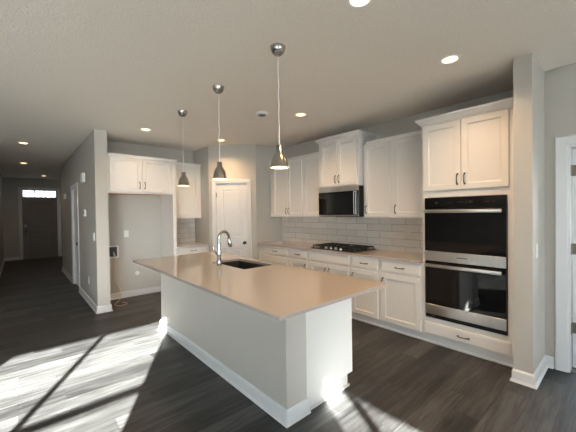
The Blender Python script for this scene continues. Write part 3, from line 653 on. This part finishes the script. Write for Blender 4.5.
# ------------------------------------------------------------------ plates and small wall things
def plate(name, xf, a, z, w_, h_, label, cat, kind='switch', t=.007, M_white=M_white):
    r = thing(name, label, cat, xf(a, 0, z - h_ / 2))
    MB(xf).box(a - w_ / 2, a + w_ / 2, .0005, t, z - h_ / 2, z + h_ / 2, .002).build('plate', M_white, r)
    if kind == 'switch': MB(xf).box(a - .016, a + .016, t - .001, t + .004, z - .034, z + .034, .002).build('rocker', M_white, r)
    elif kind == 'outlet':
        for q in (-.02, .02):
            s0 = MB(xf).box(a - .017, a + .017, t - .001, t + .002, z + q - .014, z + q + .014, .003).build('socket', M_white, r)
            e_ = MB(xf)
            for d_ in (-.006, .006): e_.box(a + d_ - .0012, a + d_ + .0012, t + .0018, t + .0025, z + q - .005, z + q + .005)
            e_.build('slot', M_dark, s0)
    return r
hx = facing_minus_x(.872)
r = thing('door_chime', 'white door chime box high on the hall side wall', 'door chime', (.872, 6.29, 2.05))
MB(hx).box(6.20, 6.40, .0005, .05, 2.045, 2.205, .008).build('cover', M_white, r)
r = thing('thermostat', 'white thermostat on the hall side wall below the chime box', 'thermostat', (.872, 6.26, 1.46))
MB(hx).box(6.19, 6.33, .0005, .028, 1.46, 1.575, .006).build('housing', M_white, r); MB(hx).box(6.225, 6.295, .0275, .029, 1.505, 1.555).build('screen', M_grey, r)
plate('light_switch', hx, 5.49, 1.145, .075, .12, 'white rocker switch near the outer corner of the hall side wall', 'light switch', 'switch', .012)
plate('wall_outlet', hx, 6.06, .385, .075, .12, 'white outlet low on the hall side wall', 'outlet', 'outlet')
r = thing('alarm_keypad', 'small white keypad on the hall wall past the closed door', 'keypad', (.872, 9.15, 1.88)); MB(hx).box(9.03, 9.27, .0005, .03, 1.88, 2.0, .005).build('housing', M_white, r)
plate('light_switch', facing_minus_y(.547), 3.315, 1.125, .075, .12, 'white rocker switch on the wall end beside the side doorway', 'light switch')
kb_ = facing_minus_y(YB)
plate('wall_outlet', kb_, 1.443, 1.135, .075, .12, 'white outlet at mid height inside the refrigerator recess', 'outlet', 'outlet')
r = thing('supply_box', 'recessed white box with dark inside, low in the refrigerator recess', 'supply box', (1.24, YB, .72))
f = MB(kb_); f.box(1.15, 1.17, .0005, .014, .725, .94); f.box(1.29, 1.315, .0005, .014, .725, .94); f.box(1.17, 1.29, .0005, .014, .725, .748); f.box(1.17, 1.29, .0005, .014, .918, .94); f.build('frame', M_white, r)
MB(kb_).box(1.17, 1.29, .0005, .003, .748, .918).build('backplate', M_dark, r)
v_ = MB(kb_); v_.tube([(1.235, .003, .80), (1.235, .012, .80), (1.235, .012, .83)], .010, 8); v_.lathe([(.016, .003), (.014, .012), (.001, .013)], 1.25, 0, 12, axis='b', c3=.775); v_.build('valve', M_steel, r, True)
r = thing('cover_plate', 'round white blank cover low in the refrigerator recess', 'cover plate', (1.60, YB, .38))
v_ = MB(kb_); v_.lathe([(.040, .0005), (.038, .006), (.030, .009), (.001, .009)], 1.612, 0, 22, axis='b', c3=.405); v_.build('disc', M_white, r, True)
tb = MB(); rr_ = []
ctrl = [(1.235, 5.985, .76), (1.235, 5.96, .55), (1.215, 5.93, .38), (1.25, 5.90, .30), (1.295, 5.87, .20), (1.30, 5.82, .10), (1.25, 5.75, .03), (1.17, 5.66, .007), (1.16, 5.56, .007), (1.22, 5.50, .007), (1.30, 5.52, .007), (1.33, 5.60, .007), (1.28, 5.66, .012)]
for i in range(len(ctrl) - 1):
    p0, p1, p2, p3 = (Vector(ctrl[max(0, min(len(ctrl) - 1, i + d_))]) for d_ in (-1, 0, 1, 2))
    for q in range(5):
        s0 = q / 5; rr_.append(tuple(.5 * ((2 * p1) + (p2 - p0) * s0 + (2 * p0 - 5 * p1 + 4 * p2 - p3) * s0 * s0 + (3 * p1 - p0 - 3 * p2 + p3) * s0 ** 3)))
tb.tube(rr_ + [ctrl[-1]], .005, 8)
tag(tb.build('water_line', M_tube, smooth=True, origin=(1.24, 5.7, 0)), 'thin tan water line hanging from the box in the refrigerator recess', 'water line')
tx = facing_minus_x(XW - .010)
plate('wall_outlet', tx, 2.045, 1.165, .075, .12, 'pale grey outlet in the backsplash between the cooktop and oven tower', 'outlet', 'outlet', M_white=M_plate)
plate('wall_outlet', tx, 3.66, 1.165, .075, .12, 'pale grey outlet in the backsplash on the pantry side of the cooktop', 'outlet', 'outlet', M_white=M_plate)
plate('wall_outlet', facing_minus_y(YB - .010), 2.61, 1.12, .075, .12, 'pale grey outlet in the tiled nook beside the pantry door', 'outlet', 'outlet', M_white=M_plate)
